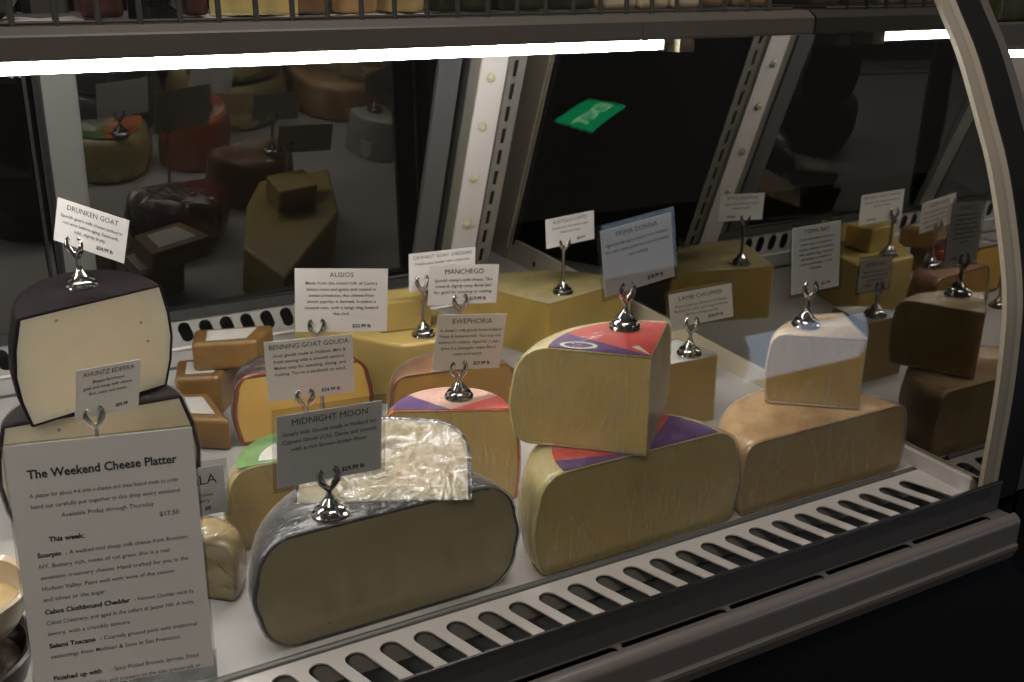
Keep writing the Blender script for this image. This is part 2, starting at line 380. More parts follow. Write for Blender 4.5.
cp = ribbon('front_post', 0, .006, XE - .001, XE + .027, plain('beige grey post', (.42, .37, .29), .4), endf)
ribbon('front_gasket', -.004, .008, XE + .027, XE + .066, BLACK_PL, endf)
# mirror pane of the end panel
pane = [(y, z) for y, z in SP if z >= .02 and z < .8] + [B_(1.856, .73), B_(1.856, .048), (1.24, .033), (.812, .019)]
ep = obj('mirror_pane', mesh('mirror_pane', [(XE - TI*max(z, 0), y, z) for y, z in pane] + [(XE + .008 - TI*max(z, 0), y, z) for y, z in pane],
        [tuple(range(len(pane))), tuple(range(len(pane), 2*len(pane)))] + [(i, (i+1) % len(pane), (i+1) % len(pane) + len(pane), i + len(pane)) for i in range(len(pane))], END_MIRROR), endf)
# divider plate at the end of the front grille
dv = box('end_divider', (XE - .008, .700, 0), (XE - .004, .830, .0205), WHITE_METAL, endf)

# front glass: curved sheet in front of the case
glassp = [(y - .004, z) for y, z in SP if z > -.004]
fg = []
G0 = offs(glassp, 0.0); G1 = offs(glassp, .006)
vv = []
for x in (XL, XE + .012):
    vv += [(x, *p) for p in G0] + [(x, *p) for p in G1[::-1]]
n = len(G0); m2 = 2*n; ff = []
for i in range(m2): j = (i+1) % m2; ff.append((i, j, j+m2, i+m2))
for b in (0, m2):
    for i in range(n-1): ff.append((b+i, b+i+1, b+m2-2-i, b+m2-1-i))
win = obj('window_1', mesh('window_1', vv, ff, GLASS, False), None); tag(win, kind='structure')
for p in win.data.polygons: p.use_smooth = True
win.data.set_sharp_from_angle(angle=R(30))

# fascia, ledge with long slits and the bumper rail
fas = thing('front_bumper', 'grey rounded bumper rail with dark fascia and long slits under the glass', 'bumper')
prism_x('fascia', [(.6845, .0145), (.6870, .0145), (.6870, -.0250), (.6845, -.0235)], XL, 1.045, DARK_METAL, fas)
prism_x('fascia_lip', [(.6832, .0145), (.6842, .0170), (.6870, .0170), (.6870, .0145)], XL, 1.045, plain('dark lip', (.03, .025, .02), .4), fas)
holes = []; x = XE + .012
while x - .135 > XL:
    holes.append(slot(x - .130, 0, .118, 0, .0115)); x -= .136
plate('slit_ledge', [(XL, -.009), (1.048, -.009), (1.048, .009), (XL, .009)], holes, .0016, Matrix.Translation((0, .6770, -.0240)), plain('slit ledge grey', (.12, .115, .11), .45), fas)
bp_ = [(y - .0105, z + .0170) for y, z in [(.6795, -.0395)] + [(.6795 - .0105*sin(t), -.050 + .0105*cos(t)) for t in [i*pi/2/6 for i in range(7)]] + [(.669, -.076), (.666, -.079), (.666, -.084), (.671, -.098), (.690, -.098), (.690, -.0445), (.6835, -.0445)]]
o = prism_x('bumper_rail', bp_, XL, 1.056, BUMPER, fas)
for p in o.data.polygons: p.use_smooth = False
bw = box('base_cabinet', (XL, .70, -.85), (2.4, 1.7, -.105), plain('black cabinet panel', (.008, .008, .008), .5)); tag(bw, kind='structure'); bw.name = 'trim_8'

# ------------------------------------------------------------------ shelf with its lamp above the cheeses
sh = thing('upper_shelf', 'brown-grey upper shelf with a folded front lip running over the cheeses', 'shelf')
prism_x('shelf_board', [(1.049, .525), (1.047, .528), (1.047, .5465), (1.049, .5485), (1.060, .5555), (1.066, .556), (1.47, .556), (1.47, .550), (1.056, .550), (1.056, .525)], XL, XE - .002, SHELF_M, sh)
box('lamp_bracket', (.828, 1.095, .505), (.852, 1.135, .5502), plain('beige bracket', (.2, .17, .12), .5), sh)
box('lip_joint', (.735, 1.0455, .524), (.742, 1.047, .5465), SHELF_M, sh)
for x in (-.5, .2, .9): box('shelf_arm', (x, 1.06, .538), (x + .006, 1.62, .550), SHELF_M, sh)
lamp = thing('tube_lamp', 'glowing white tube lamp under the front edge of the upper shelf', 'lamp')
lt = tube('tube', [(XL + .05, 1.118, .5165), (.812, 1.118, .5165)], .0085, TUBE, lamp, 16)
box('tube_socket', (.813, 1.108, .506), (.822, 1.128, .5502), BLACK_PL, lamp, .002)
box('tube_rail', (XL + .05, 1.127, .524), (.822, 1.150, .5502), plain('lamp rail', (.3, .3, .29), .4), lamp)
# wire fence along the front of the shelf
fen = thing('wire_fence', 'grey wire fence standing along the front edge of the upper shelf', 'fence')
x = XL + .02
while x < XE - .04:
    tube('wire', [(x, 1.062, .553), (x, 1.062, .640)], .0030, WIRE, fen, 8); x += .0375
tube('rail', [(XL + .01, 1.062, .640), (XE - .034, 1.062, .640)], .003, WIRE, fen, 8)
tube('rail', [(XL + .01, 1.062, .5585), (XE - .030, 1.062, .5585)], .0016, WIRE, fen, 8)

# ------------------------------------------------------------------ cheese builders
RB = .45
def wheelprof(Rr, h, rnd, bulge, ins=0.0):
    P = [(0.0, ins)]; r0 = Rr - rnd; n = 7; rb = rnd * RB
    for i in range(n+1):
        t = -pi/2 + (pi/2) * i / n
        P.append((Rr - rb + rb*cos(t), rb + rb*sin(t)))
    m = 4
    for i in range(1, m):
        t = i / m; P.append((Rr + bulge*sin(pi*t), rb + (h - rb - rnd)*t))
    for i in range(n+1):
        t = (pi/2) * i / n
        P.append((r0 + rnd*cos(t), h - rnd + rnd*sin(t)))
    P.append((0.0, h))
    # keep the bulge continuous, then inset
    if ins:
        c = (r0*.5, h/2)
        Q = []
        for r, z in P:
            Q.append((max(r - ins, 0) if r > .001 else 0, min(max(z, ins), h - ins)))
        P = Q
    return P
def wedge_mesh(name, Rr, h, a0, a1, rnd, bulge, ins, mat, n=40, wob=0.0, seed=1):
    P = wheelprof(Rr, h, rnd, bulge, ins); rg = random.Random(seed)
    ph = [rg.uniform(0, 6.28) for _ in range(4)]
    v = []; f = []; m = len(P)
    for k in range(n+1):
        a = a0 + (a1-a0)*k/n
        w = 1 + wob*(sin(3*a + ph[0])*.5 + sin(5*a + ph[1])*.3)
        for r, z in P: v.append((r*w*cos(a), r*w*sin(a), z))
    for k in range(n):
        for i in range(m-1): f.append((k*m+i, k*m+i+1, (k+1)*m+i+1, (k+1)*m+i))
    f.append(tuple(range(m))); f.append(tuple(range(n*m, (n+1)*m)))
    me = bpy.data.meshes.new(name); me.from_pydata(v, [], f)
    bm = bmesh.new(); bm.from_mesh(me); bmesh.ops.remove_doubles(bm, verts=bm.verts, dist=1e-6)
    bmesh.ops.recalc_face_normals(bm, faces=bm.faces)
    for q in bm.faces: q.smooth = len(q.verts) < 6
    bm.to_mesh(me); bm.free(); me.materials.append(mat)
    return me
def rind_mesh(name, Rr, h, a0, a1, rnd, bulge, th, mat, n=40, wob=0.0, seed=1):
    # closed shell: outer profile and inner profile, swept
    O = wheelprof(Rr, h, rnd, bulge, 0); I = wheelprof(Rr, h, rnd, bulge, th); rg = random.Random(seed)
    ph = [rg.uniform(0, 6.28) for _ in range(4)]
    P = O + I[::-1]; m = len(P); v = []; f = []
    for k in range(n+1):
        a = a0 + (a1-a0)*k/n
        w = 1 + wob*(sin(3*a + ph[0])*.5 + sin(5*a + ph[1])*.3)
        for r, z in P: v.append((r*w*cos(a), r*w*sin(a), z))
    for k in range(n):
        for i in range(m): j = (i+1) % m; f.append((k*m+i, k*m+j, (k+1)*m+j, (k+1)*m+i))
    hm = len(O)
    for b in (0, n*m):
        for i in range(hm-1): f.append((b+i, b+i+1, b+m-2-i, b+m-1-i))
    me = bpy.data.meshes.new(name); me.from_pydata(v, [], f)
    bm = bmesh.new(); bm.from_mesh(me); bmesh.ops.remove_doubles(bm, verts=bm.verts, dist=1e-6)
    bmesh.ops.recalc_face_normals(bm, faces=bm.faces)
    for q in bm.faces: q.smooth = True
    bm.to_mesh(me); bm.free(); me.materials.append(mat)
    return me
def sector_label(parent, name, r0, r1, a0, a1, z, mat, n=24, th=.0006):
    v = []; f = []
    for k in range(n+1):
        a = a0 + (a1-a0)*k/n
        v += [(r0*cos(a), r0*sin(a), z), (r1*cos(a), r1*sin(a), z), (r1*cos(a), r1*sin(a), z+th), (r0*cos(a), r0*sin(a), z+th)]
    for k in range(n):
        for i in range(4): j = (i+1) % 4; f.append((k*4+i, k*4+j, k*4+4+j, k*4+4+i))
    f += [(0, 1, 2, 3), (n*4, n*4+1, n*4+2, n*4+3)]
    return obj(name, mesh(name, v, f, mat), parent)
def cheese_wheel_piece(name, label, cat, loc, rz, Rr, h, a0, a1, rnd, bulge, paste, rind, th=.003, wrap=None, wob=.0, seed=1, group=None, M=None, wrapoff=.0016):
    t = thing(name, label, cat, loc, rz, group)
    if M is not None: t.matrix_world = M
    obj('paste', wedge_mesh('paste', Rr, h, a0, a1, rnd, bulge, th*.96, paste, wob=wob, seed=seed), t)
    obj('rind', rind_mesh('rind', Rr, h, a0, a1, rnd, bulge, th, rind, wob=wob, seed=seed), t)
    if wrap:
        me = wedge_mesh('plastic_wrap', Rr + wrapoff, h + wrapoff, a0, a1, rnd, bulge, 0, wrap, wob=wob, seed=seed)
        w = obj('plastic_wrap', me, t)
        # push the film just off the cut faces
        for v in me.vertices:
            a = math.atan2(v.co.y, v.co.x); mid = (a0 + a1) / 2
            v.co.x -= cos(mid) * wrapoff * 0; 
        s = Vector((cos((a0+a1)/2), sin((a0+a1)/2), 0)) * -wrapoff
        for v in me.vertices:
            v.co += s
    return t

# ------------------------------------------------------------------ card holders and cards
_hm = {}
def card_holder(label, x, y, z, top, rz=0, cat='card holder', group='chrome card holders'):
    # top = height at which the card sits in the fork
    t = thing('card_holder', label, cat, (x, y, z), rz, group)
    H = top - z
    if 'base' not in _hm:
        o = lathe('base', [(.0170, 0), (.0180, .0015), (.0172, .0035), (.0145, .0045), (.0140, .0065), (.0148, .0078), (.0135, .0092), (.0095, .0105), (.0088, .0125), (.0095, .0135), (.0080, .0155), (.0050, .0185), (.0035, .0215), (.0030, .024)], CHROME, t, 28)
        _hm['base'] = o.data
    else: o = obj('base', _hm['base'], t)
    yb = H - .014
    tube('stem', [(0, 0, .020), (0, 0, max(yb, .023))], .0027, CHROME, t, 12)
    for s in (-1, 1):
        q = []
        for i in range(9):
            u = i / 8
            q.append((s*(.0005 + .0085*sin(u*pi*.62)), -.0022*sin(u*pi), yb - .002 + .019*u))
        q.append((s*.0052, 0, yb + .0185)); 
        rr = [.0030, .0031, .0032, .0034, .0036, .0035, .0031, .0027, .0027, .0034]
        tube('prong', q, .0026, CHROME, t, 10, rr)
    return t
def textmesh(s, size, mat, bold=0, align='CENTER', width=None):
    cu = bpy.data.curves.new('t', 'FONT'); cu.body = s; cu.size = size; cu.align_x = align; cu.align_y = 'CENTER'
    cu.offset = bold; cu.resolution_u = 2; cu.extrude = .00005; cu.space_line = 1.0
    t = bpy.data.objects.new('tmp', cu); C.objects.link(t)
    me = bpy.data.meshes.new_from_object(t.evaluated_get(bpy.context.evaluated_depsgraph_get()))
    bpy.data.objects.remove(t); bpy.data.curves.remove(cu); me.materials.clear(); me.materials.append(mat)
    if width:
        w = max(v.co.x for v in me.vertices) - min(v.co.x for v in me.vertices)
        if w > width:
            for v in me.vertices: v.co.x *= width / w
    return me
CARDS = {
'drunken': (0.0915, 1.1300, 0.3445, -0.7439, 0.0796, -0.2324, 0.0872, 0.0478),
'ahuntz': (0.0776, 1.0300, 0.2009, 0.3899, -0.1094, -0.1213, 0.0704, 0.0541),
'alisios': (0.3758, 1.1700, 0.2122, -0.2859, 0.0021, -0.0612, 0.1158, 0.0836),
'benning': (0.2954, 1.0500, 0.1772, -0.1671, 0.0024, -0.0091, 0.0996, 0.0727),
'midnight': (0.2427, 0.8150, 0.1938, 0.0301, -0.0222, -0.0562, 0.1007, 0.0714),
'cayhaut': (0.5695, 1.2900, 0.1966, 0.0230, -0.0189, -0.0274, 0.1065, 0.0569),
'manchego': (0.5514, 1.1800, 0.2055, -0.1162, -0.0221, -0.0774, 0.0991, 0.0556),
'ewe': (0.4786, 1.0100, 0.1902, -0.0507, -0.0622, -0.1250, 0.0886, 0.0703),
'rust': (0.8347, 1.3700, 0.2085, 0.0732, 0.0186, 0.0437, 0.0965, 0.0485),
'prima': (0.612, 0.862, 0.316, 0.052, 0.05, 0.1, 0.095, 0.073),
'lamb': (0.8481, 1.0400, 0.1702, -0.2475, 0.0652, 0.1101, 0.0935, 0.0484),
'toma': (0.8818, 0.8700, 0.2758, -0.0939, 0.0492, 0.0534, 0.0714, 0.0831),
'fala': (0.1305, 0.9300, 0.1152, -0.1488, -0.0027, 0.0058, 0.0682, 0.0532),
'platter': (0.0447, 0.8000, 0.1358, -0.1812, 0.1416, -0.0201, 0.1441, 0.2195),
}
def card_frame(p):
    x, y, z, yaw, pit, rol, w, h = p
    r = Vector((cos(yaw), sin(yaw), 0)); n = Vector((-sin(yaw), cos(yaw), 0)); u2 = Vector((0, 0, cos(pit))) + n*sin(pit)
    r3 = r*cos(rol) + u2*sin(rol); u3 = -r*sin(rol) + u2*cos(rol); n3 = r3.cross(u3)
    return Matrix(((r3.x, u3.x, n3.x, x), (r3.y, u3.y, n3.y, y), (r3.z, u3.z, n3.z, z), (0, 0, 0, 1)))
def flatbox(name, w, h, t, mat, parent=None, M=None, cx=0, cy=0, cz=0):
    v = [(cx+sx*w/2, cy+sy*h/2, cz+sz*t/2) for sz in (-1, 1) for sx, sy in ((-1,-1),(1,-1),(1,1),(-1,1))]
    return obj(name, mesh(name, v, [(0,1,2,3),(4,5,6,7),(0,1,5,4),(1,2,6,5),(2,3,7,6),(3,0,4,7)], mat), parent, M)
def price_card(key, label, title, lines, price, ts=.0088, bs=.0054, sleeve=False, tw=None, paper=None):
    p = CARDS[key]; w, h = p[6], p[7]
    o = flatbox('price_card', w, h, .0005, paper or PAPER, None, card_frame(p)); tag(o, label, 'price card', 'printed cards naming the cheeses')
    T = lambda x, y: Matrix.Translation((x, y, .00035))
    obj('printed_title', textmesh(title, ts, INK, 0, width=w*.9 if not tw else tw), o, T(0, h*.5 - ts*.95))
    if lines:
        n = len(lines); top = h*.5 - ts*1.9; bot = -h*.5 + .0115
        step = min(bs*1.35, (top - bot) / max(n, 1))
        obj('printed_text', None_or(lines, bs, step, w*.9), o, T(0, top - step*.3))
    obj('printed_price', textmesh(price, bs*1.05, INK, .00018), o, T(w*.22, -h*.5 + .0075))
    if sleeve:
        s = flatbox('clear_sleeve', w + .008, h + .010, .0026, ACRYL, o, None, 0, .001, 0)
    return o
def None_or(lines, size, step, width):
    # several centred lines joined into one mesh
    bm = bmesh.new()
    for i, l in enumerate(lines):
        me = textmesh(l, size, INK2, .00004, width=width)
        for v in me.vertices: v.co.y -= i*step
        bm.from_mesh(me)
    me = bpy.data.meshes.new('printed_text'); bm.to_mesh(me); bm.free(); me.materials.append(INK2)
    return me

PI = pi
# ------------------------------------------------------------------ front row of cheeses
RB = .95
cheese_wheel_piece('cheese_half_wheel', 'large ivory half wheel in shiny dark grey rind, front left behind the grille', 'cheese',
    (.293, .797, 0), 0, .134, .120, 0, PI, .042, .004, MIDN, GREYWAX, .0032, WRAP_SOFT, seed=3)
RB = 1.0
M = Matrix.Translation((.214, .852, .1215)) @ Matrix.Rotation(R(-25), 4, 'Z') @ Matrix(((0,0,1,0),(1,0,0,0),(0,1,0,0),(0,0,0,1)))
cheese_wheel_piece('cheese_wedge', 'bright cream wedge in crinkled shiny film, lying on the grey-rinded half wheel', 'cheese',
    (0, 0, 0), 0, .096, .170, 0, R(30), .045, .003, MIDN_TOP, GREYWAX, .0025, WRAP_HARD, M=M, seed=4)
RB = .45
t = cheese_wheel_piece('cheese_half_wheel', 'pale gouda half wheel with red and purple label, under the labelled wedge, front centre', 'cheese',
    (.580, .789, 0), 0, .130, .119, 0, PI, .034, .006, GOUDA, GOUDA_R, .003, WRAP, seed=5)
sector_label(t, 'red_label', .0, .100, R(38), R(166), .1193, LBL_RED); sector_label(t, 'purple_label', .0, .100, 0.01, R(38), .1193, LBL_PUR)
sector_label(t, 'purple_label', .0, .100, R(166), R(179.5), .1193, LBL_PUR)
t = cheese_wheel_piece('cheese_wedge', 'wrapped quarter wheel with bright red label, stacked on the front centre half wheel', 'cheese',
    (.573, .777, .1205), 0, .146, .113, R(45), R(138), .042, .004, GOUDA, GOUDA_R, .0025, WRAP, seed=6)
sector_label(t, 'red_label', .0, .108, R(45.5), R(112), .1133, LBL_RED); sector_label(t, 'purple_label', .0, .108, R(112), R(137.5), .1133, LBL_PUR)
def ring(parent, name, cx, cy, z, a, b, wd, rot, mat, th=.0007, n=32):
    v = []; f = []
    for i in range(n):
        q = 2*pi*i/n
        for s in (1, 1 - wd):
            x, y = a*s*cos(q), b*s*sin(q); X = cx + x*cos(rot) - y*sin(rot); Y = cy + x*sin(rot) + y*cos(rot)
            v += [(X, Y, z), (X, Y, z+th)]
    for i in range(n):
        j = (i+1) % n; A = i*4; B = j*4
        f += [(A, B, B+1, A+1), (A+1, B+1, B+3, A+3), (A+3, B+3, B+2, A+2), (A+2, B+2, B, A)]
    return obj(name, mesh(name, v, f, mat), parent)
ring(t, 'label_emblem', -.050, .060, .1140, .020, .010, .22, R(-38), LBL_WHITE)
sector_label(t, 'label_emblem', .0, .030, R(80), R(96), .1140, LBL_WHITE)
cheese_wheel_piece('cheese_half_wheel', 'brown-rinded half wheel of tan cheese in film, front right by the end panel', 'cheese',
    (.852, .789, 0), 0, .130, .094, 0, PI, .022, .004, BEIGEP, TANRIND, .0035, WRAP, seed=8, wob=.01)
cheese_wheel_piece('cheese_wedge', 'small tan wedge with pale top rind, stacked on the brown-rinded half wheel', 'cheese',
    (.908, .800, .0952), 0, .112, .093, R(62), R(141), .020, .003, BEIGEP, mottled('pale bloomy rind', (.62, .47, .27), (.72, .58, .38), 30, .45, .6, .5), .003, WRAP, seed=9)
# ------------------------------------------------------------------ left group
cheese_wheel_piece('cheese_half_wheel', 'lower ivory half wheel with black rind, partly behind the big menu sign', 'cheese',
    (.068, 1.135, 0), R(-1), .097, .139, 0, PI, .008, .012, GOAT, PURPLER, .0045, WRAP_SOFT, seed=10)
M = Matrix.Translation((.0765, 1.133, .1425)) @ Matrix.Rotation(R(16), 4, 'Z') @ Matrix.Rotation(R(-1.5), 4, 'Y') @ Matrix.Rotation(R(12), 4, 'X')
cheese_wheel_piece('cheese_half_wheel', 'upper ivory half wheel with dark wine rind, big pale face at far left', 'cheese',
    (0, 0, 0), 0, .078, .135, 0, PI, .006, .010, GOAT, PURPLER, .003, None, M=M, seed=11)
t = cheese_wheel_piece('cheese_half_wheel', 'pale yellow half wheel with green and orange label, behind the grey-rinded half wheel', 'cheese',
    (.266, .985, 0), R(-3), .088, .100, 0, PI, .030, .006, GOUDA, GOUDA_R, .003, WRAP, seed=12)
sector_label(t, 'green_label', .0, .076, R(100), R(179), .1003, LBL_GREEN); sector_label(t, 'orange_label', .0, .076, R(1), R(100), .1003, LBL_ORANGE)
sector_label(t, 'white_label', .03, .052, R(120), R(170), .1007, LBL_WHITE)
t = cheese_wheel_piece('cheese_half_wheel', 'yellow half wheel with pink and purple label top, behind the crinkled cream wedge', 'cheese',
    (.441, .985, 0), R(-26), .078, .1195, 0, PI, .018, .004, GOUDA, LBL_ORANGE, .003, WRAP, seed=13)
sector_label(t, 'pink_label', .0, .068, R(35), R(140), .1198, LBL_PINK); sector_label(t, 'purple_label', .0, .068, R(140), R(179), .1198, LBL_PUR)
sector_label(t, 'purple_label', .0, .068, R(1), R(35), .1198, LBL_RED)
cheese_wheel_piece('cheese_half_wheel', 'reddish brown rinded half wheel half hidden behind the pink-labelled cheese', 'cheese',
    (.515, 1.135, 0), R(-8), .086, .105, 0, PI, .022, .005, YELLOWP, mottled('red brown rind', (.22, .09, .035), (.30, .13, .05), 20, .35, .4, .6), .004, WRAP_SOFT, seed=14)
t = cheese_wheel_piece('cheese_half_wheel', 'golden half wheel with dark red wax rind and crumpled film, left of centre', 'cheese',
    (.339, 1.245, 0), R(-4), .092, .102, 0, PI, .026, .005, YELLOWP, REDWAX, .006, None, seed=15)
obj('crumpled_wrap', rind_mesh('crumpled_wrap', .095, .1045, R(60), PI, .027, .006, .001, WRAP_HARD, wob=.04, seed=7), t)
cheese_wheel_piece('cheese_wedge', 'small pale wedge in wrinkled film at left, right of the big menu sign', 'cheese',
    (.112, .935, 0), R(20), .062, .066, R(-60), R(150), .018, .002, GOUDA, mottled('wrinkled pale rind', (.5, .38, .17), (.6, .48, .26), 26, .3, .8, .6), .003, WRAP_HARD, seed=16, wob=.05)
cheese_wheel_piece('cheese_wedge', 'narrow pale wedge with a white top and small eyes, between the red-labelled and brown-rinded cheeses', 'cheese',
    (.868, 1.022, 0), 0, .086, .100, R(98), R(178), .008, .002, mottled('pale eyed paste', (.48, .34, .12), (.54, .40, .16), 16, .4, .15, .2, spots=45), LBL_WHITE, .002, WRAP_SOFT, seed=17)

def slab(name, label, poly, z0, z1, mat, bv=.004, top=None, cat='cheese', rnd=3):
    n = len(poly); v = [(x, y, z0) for x, y in poly] + [(x, y, z1) for x, y in poly]
    f = [tuple(range(n)), tuple(range(n, 2*n))] + [(i, (i+1) % n, (i+1) % n + n, i + n) for i in range(n)]
    cx = sum(p[0] for p in poly)/n; cy = sum(p[1] for p in poly)/n
    me = mesh(name, [(x-cx, y-cy, z-z0) for x, y, z in v], f, mat); o = obj(name, me); o.location = (cx, cy, z0)
    bevel(o, bv, rnd); tag(o, label, cat)
    if top:
        k = .62
        vt = [((x-cx)*k, (y-cy)*k, z1-z0+.0001) for x, y in poly] + [((x-cx)*k, (y-cy)*k, z1-z0+.0008) for x, y in poly]
        obj('top_label', mesh('top_label', vt, f, top), o)
    return o
cheese_wheel_piece('cheese_wedge', 'large yellow wheel sector, point forward, at the rear right by the end panel', 'cheese',
    (.777, 1.337, 0), 0, .200, .100, R(14), R(112), .012, .002, CHED, mottled('pale dull rind', (.26, .21, .09), (.36, .29, .13), 26, .5, .4, .1), .003, None, seed=20)
slab('cheese_block', 'pale yellow cheddar block carrying a smaller block, rear centre', [(.491, 1.267), (.640, 1.250), (.60, 1.40), (.43, 1.575), (.392, 1.47), (.441, 1.342)], 0, .1, CHED2, .005)
slab('cheese_block', 'small pale cheddar block sitting on top of the larger pale block, rear centre', [(.482, 1.325), (.56, 1.315), (.565, 1.375), (.487, 1.385)], .1002, .148, CHED2, .004)
def trip(name, label, pts, z0, z1, lab):
    return slab(name, label, pts, z0, z1, ORANGE, .006, lab)
trip('cheese_wedge', 'amber triangular wedge with white label, bottom of the stack beside the black-rinded halves', [(.146, 1.305), (.236, 1.243), (.232, 1.35), (.19, 1.37)], 0, .046, LBL_WHITE)
trip('cheese_wedge', 'amber triangular wedge in the middle of the stack of three at left', [(.192, 1.385), (.250, 1.365), (.30, 1.44), (.21, 1.46)], .0, .062, LBL_WHITE)
trip('cheese_wedge', 'amber wedge with white label on top, topmost of the three at left', [(.222, 1.395), (.31, 1.37), (.35, 1.43), (.24, 1.46)], .0625, .105, LBL_WHITE)

# ------------------------------------------------------------------ cards and their holders
price_card('drunken', 'white card reading DRUNKEN GOAT, tilted, above the upper ivory half wheel', 'DRUNKEN GOAT',
    ["Spanish goat's milk cheese bathed in", 'red wine before aging. Semi-soft,', 'mild, slightly fruity.'], '$24.99 lb', .0080, .0052)
card_holder('chrome holder standing on the upper dark-rinded ivory half wheel', .0755, 1.146, .2795, .330, R(-40))
price_card('ahuntz', 'white card reading AHUNTZ EDERRA in front of the black-rinded half wheels', 'AHUNTZ EDERRA',
    ['Basque farmhouse', 'goat and sheep milk cheese,', 'firm, nutty and sweet.'], '$29.99', .0070, .0048)
card_holder('chrome holder in front of the black-rinded halves, partly behind the menu sign', .0595, 1.026, 0, .180, R(20))
price_card('alisios', 'large white card reading ALISIOS at left centre, behind the gouda card', 'ALISIOS',
    ['Made from the mixed milk of Canary', 'Island cows and goats and coated in', 'sweet pimenton, this cheese from', 'which paprika is derived. It makes a', 'toasted nuts, with a tangy ring toward', 'the rind.'], '$22.99 lb', .0088, .0060)
card_holder('chrome holder under the ALISIOS card, hidden below by the next card', .344, 1.179, 0, .183, R(-16))
price_card('benning', 'white card reading BENNING GOAT GOUDA behind the MIDNIGHT MOON card', 'BENNING GOAT GOUDA',
    ['Goat gouda made in Holland. Mild &', 'fresh tasting with a smooth texture.', 'Makes easy for snacking, slicing, and', 'melting. Try on a sandwich or salad.'], '$24.99 lb', .0082, .0056)
card_holder('chrome holder on the green-labelled yellow half wheel, under the goat gouda card', .287, 1.052, .1005, .145, R(-10))
price_card('midnight', 'grey-looking card reading MIDNIGHT MOON in the front left row', 'MIDNIGHT MOON',
    ["Goat's milk Gouda made in Holland for", 'Cypress Grove (CA). Dense and smooth', 'with a rich brown-butter flavor.'], '$29.99 lb', .0088, .0058, True)
card_holder('chrome holder on the dark-rinded front left half wheel', .2385, .8155, .1205, .164, R(2))
price_card('cayhaut', 'card reading GOAT CHEDDAR, partly hidden behind the MANCHEGO card', 'CAYHAUT GOAT CHEDDAR',
    ['Creamy goat cheddar with a sharp bite,', 'smooth and tangy'], '$21.99 lb', .0074, .0056)
card_holder('tall chrome holder beside the small cheddar block', .536, 1.289, .1005, .186, R(0))
price_card('manchego', 'white card reading MANCHEGO in the middle, above the EWEPHORIA card', 'MANCHEGO',
    ["Spanish sheep's milk cheese. This", 'sweet & slightly nutty flavor and', 'dry, good for snacking or melting.'], '$19.99 lb', .0098, .0062)
card_holder('chrome holder under the MANCHEGO card on the reddish rinded half wheel', .546, 1.181, .1055, .186, R(-6))
price_card('ewe', 'cream white card reading EWEPHORIA over the pink-labelled cheese', 'EWEPHORIA',
    ["A sheep's milk gouda from Holland", 'Nutty & butterscotch. You may not', "believe it's cheese. Aged for 1 year,", 'gives it a pineapple sweet flavor', 'nutty and toasty.'], '$23.99 lb', .0092, .0056)
card_holder('chrome holder on the pink-labelled yellow half wheel', .465, 1.0135, .1202, .161, R(-3))
price_card('rust', 'small cream card reading COMTE on a tall holder at the rear right', 'RUSTIQUE COMTE',
    ['French raw milk cheese, aged', 'Nutty and sweet'], '$26.99', .0080, .0060)
card_holder('tall chrome holder on the long yellow block at the rear right', .824, 1.372, .1005, .192, R(4))
price_card('prima', 'card in a clear sleeve above the red-labelled wedge, catching light at its top', 'PRIMA DONNA',
    ['Aged gouda style cheese from Holland,', 'firm, with a sweet caramel taste, good for snacking', 'and melting'], '$18.99 lb', .0082, .0056, True)
card_holder('chrome holder on the red-labelled quarter wheel', .598, .862, .2342, .281, R(6))
price_card('lamb', 'white card reading LAMB CHOPPER above the narrow pale wedge', 'LAMB CHOPPER',
    ['From Cypress Grove in Holland.', 'Buttery in color and long in flavor,', 'this is a sheep gouda'], '$28.99 lb', .0092, .0058, True)
card_holder('chrome holder on the narrow pale wedge', .834, 1.042, .1005, .149, R(-12))
price_card('toma', 'tall grey card in a clear sleeve over the small tan wedge at right', 'TOMA BAY',
    ["Cow's milk cheese from the", 'north coast. A semi-hard', 'cheese, creamy and buttery', 'with a grassy tang. Great for', 'sandwiches or melted in', 'a mac and cheese, or with', 'red wine.'], '$21.99', .0076, .0046, True)
card_holder('chrome holder on the small tan wedge at right', .876, .8695, .1888, .2405, R(-4))
price_card('fala', 'small white card ending in FALA, sticking out right of the big menu sign', 'BUFALA',
    ['Buffalo milk cheese', 'soft and creamy'], '$8', .0150, .0056, True)
card_holder('chrome holder mostly hidden behind the big menu sign', .120, .931, .0665, .092, R(-6))

# big menu sign
p = CARDS['platter']; w, h = p[6], p[7]
sg = flatbox('menu_sign', w, h, .0008, PAPER, None, card_frame(p)); tag(sg, 'large white menu sign reading The Weekend Cheese Platter, front left', 'sign')
T = lambda x, y: Matrix.Translation((x, y, .0005))
obj('printed_title', textmesh('The Weekend Cheese Platter', .0105, INK, .0003, width=w*.80), sg, T(0, h*.5 - .026))
rows = [(-.010, 0, ['A platter for about 4-6 with a cheese and meat board made to order', 'hand cut carefully put together in this shop every weekend', 'Available Friday through Thursday'], 'C')]
y = h*.5 - .044
for s in rows[0][2]:
    obj('printed_text', textmesh(s, .0052, INK2, .00002, width=w*.8), sg, T(0, y)); y -= .0095
def left(s, x, y, size=.0056, bold=0, mat=INK, width=None):
    o = obj('printed_text', textmesh(s, size, mat, bold, 'LEFT', width=width), sg, T(x, y)); return o
obj('printed_price', textmesh('$17.50', .0058, INK2, .0001), sg, T(w*.33, h*.5 - .073))
L0 = -w*.40
left('This week:', L0 + .010, h*.5 - .083, .0062, .00022)
ys = h*.5 - .096
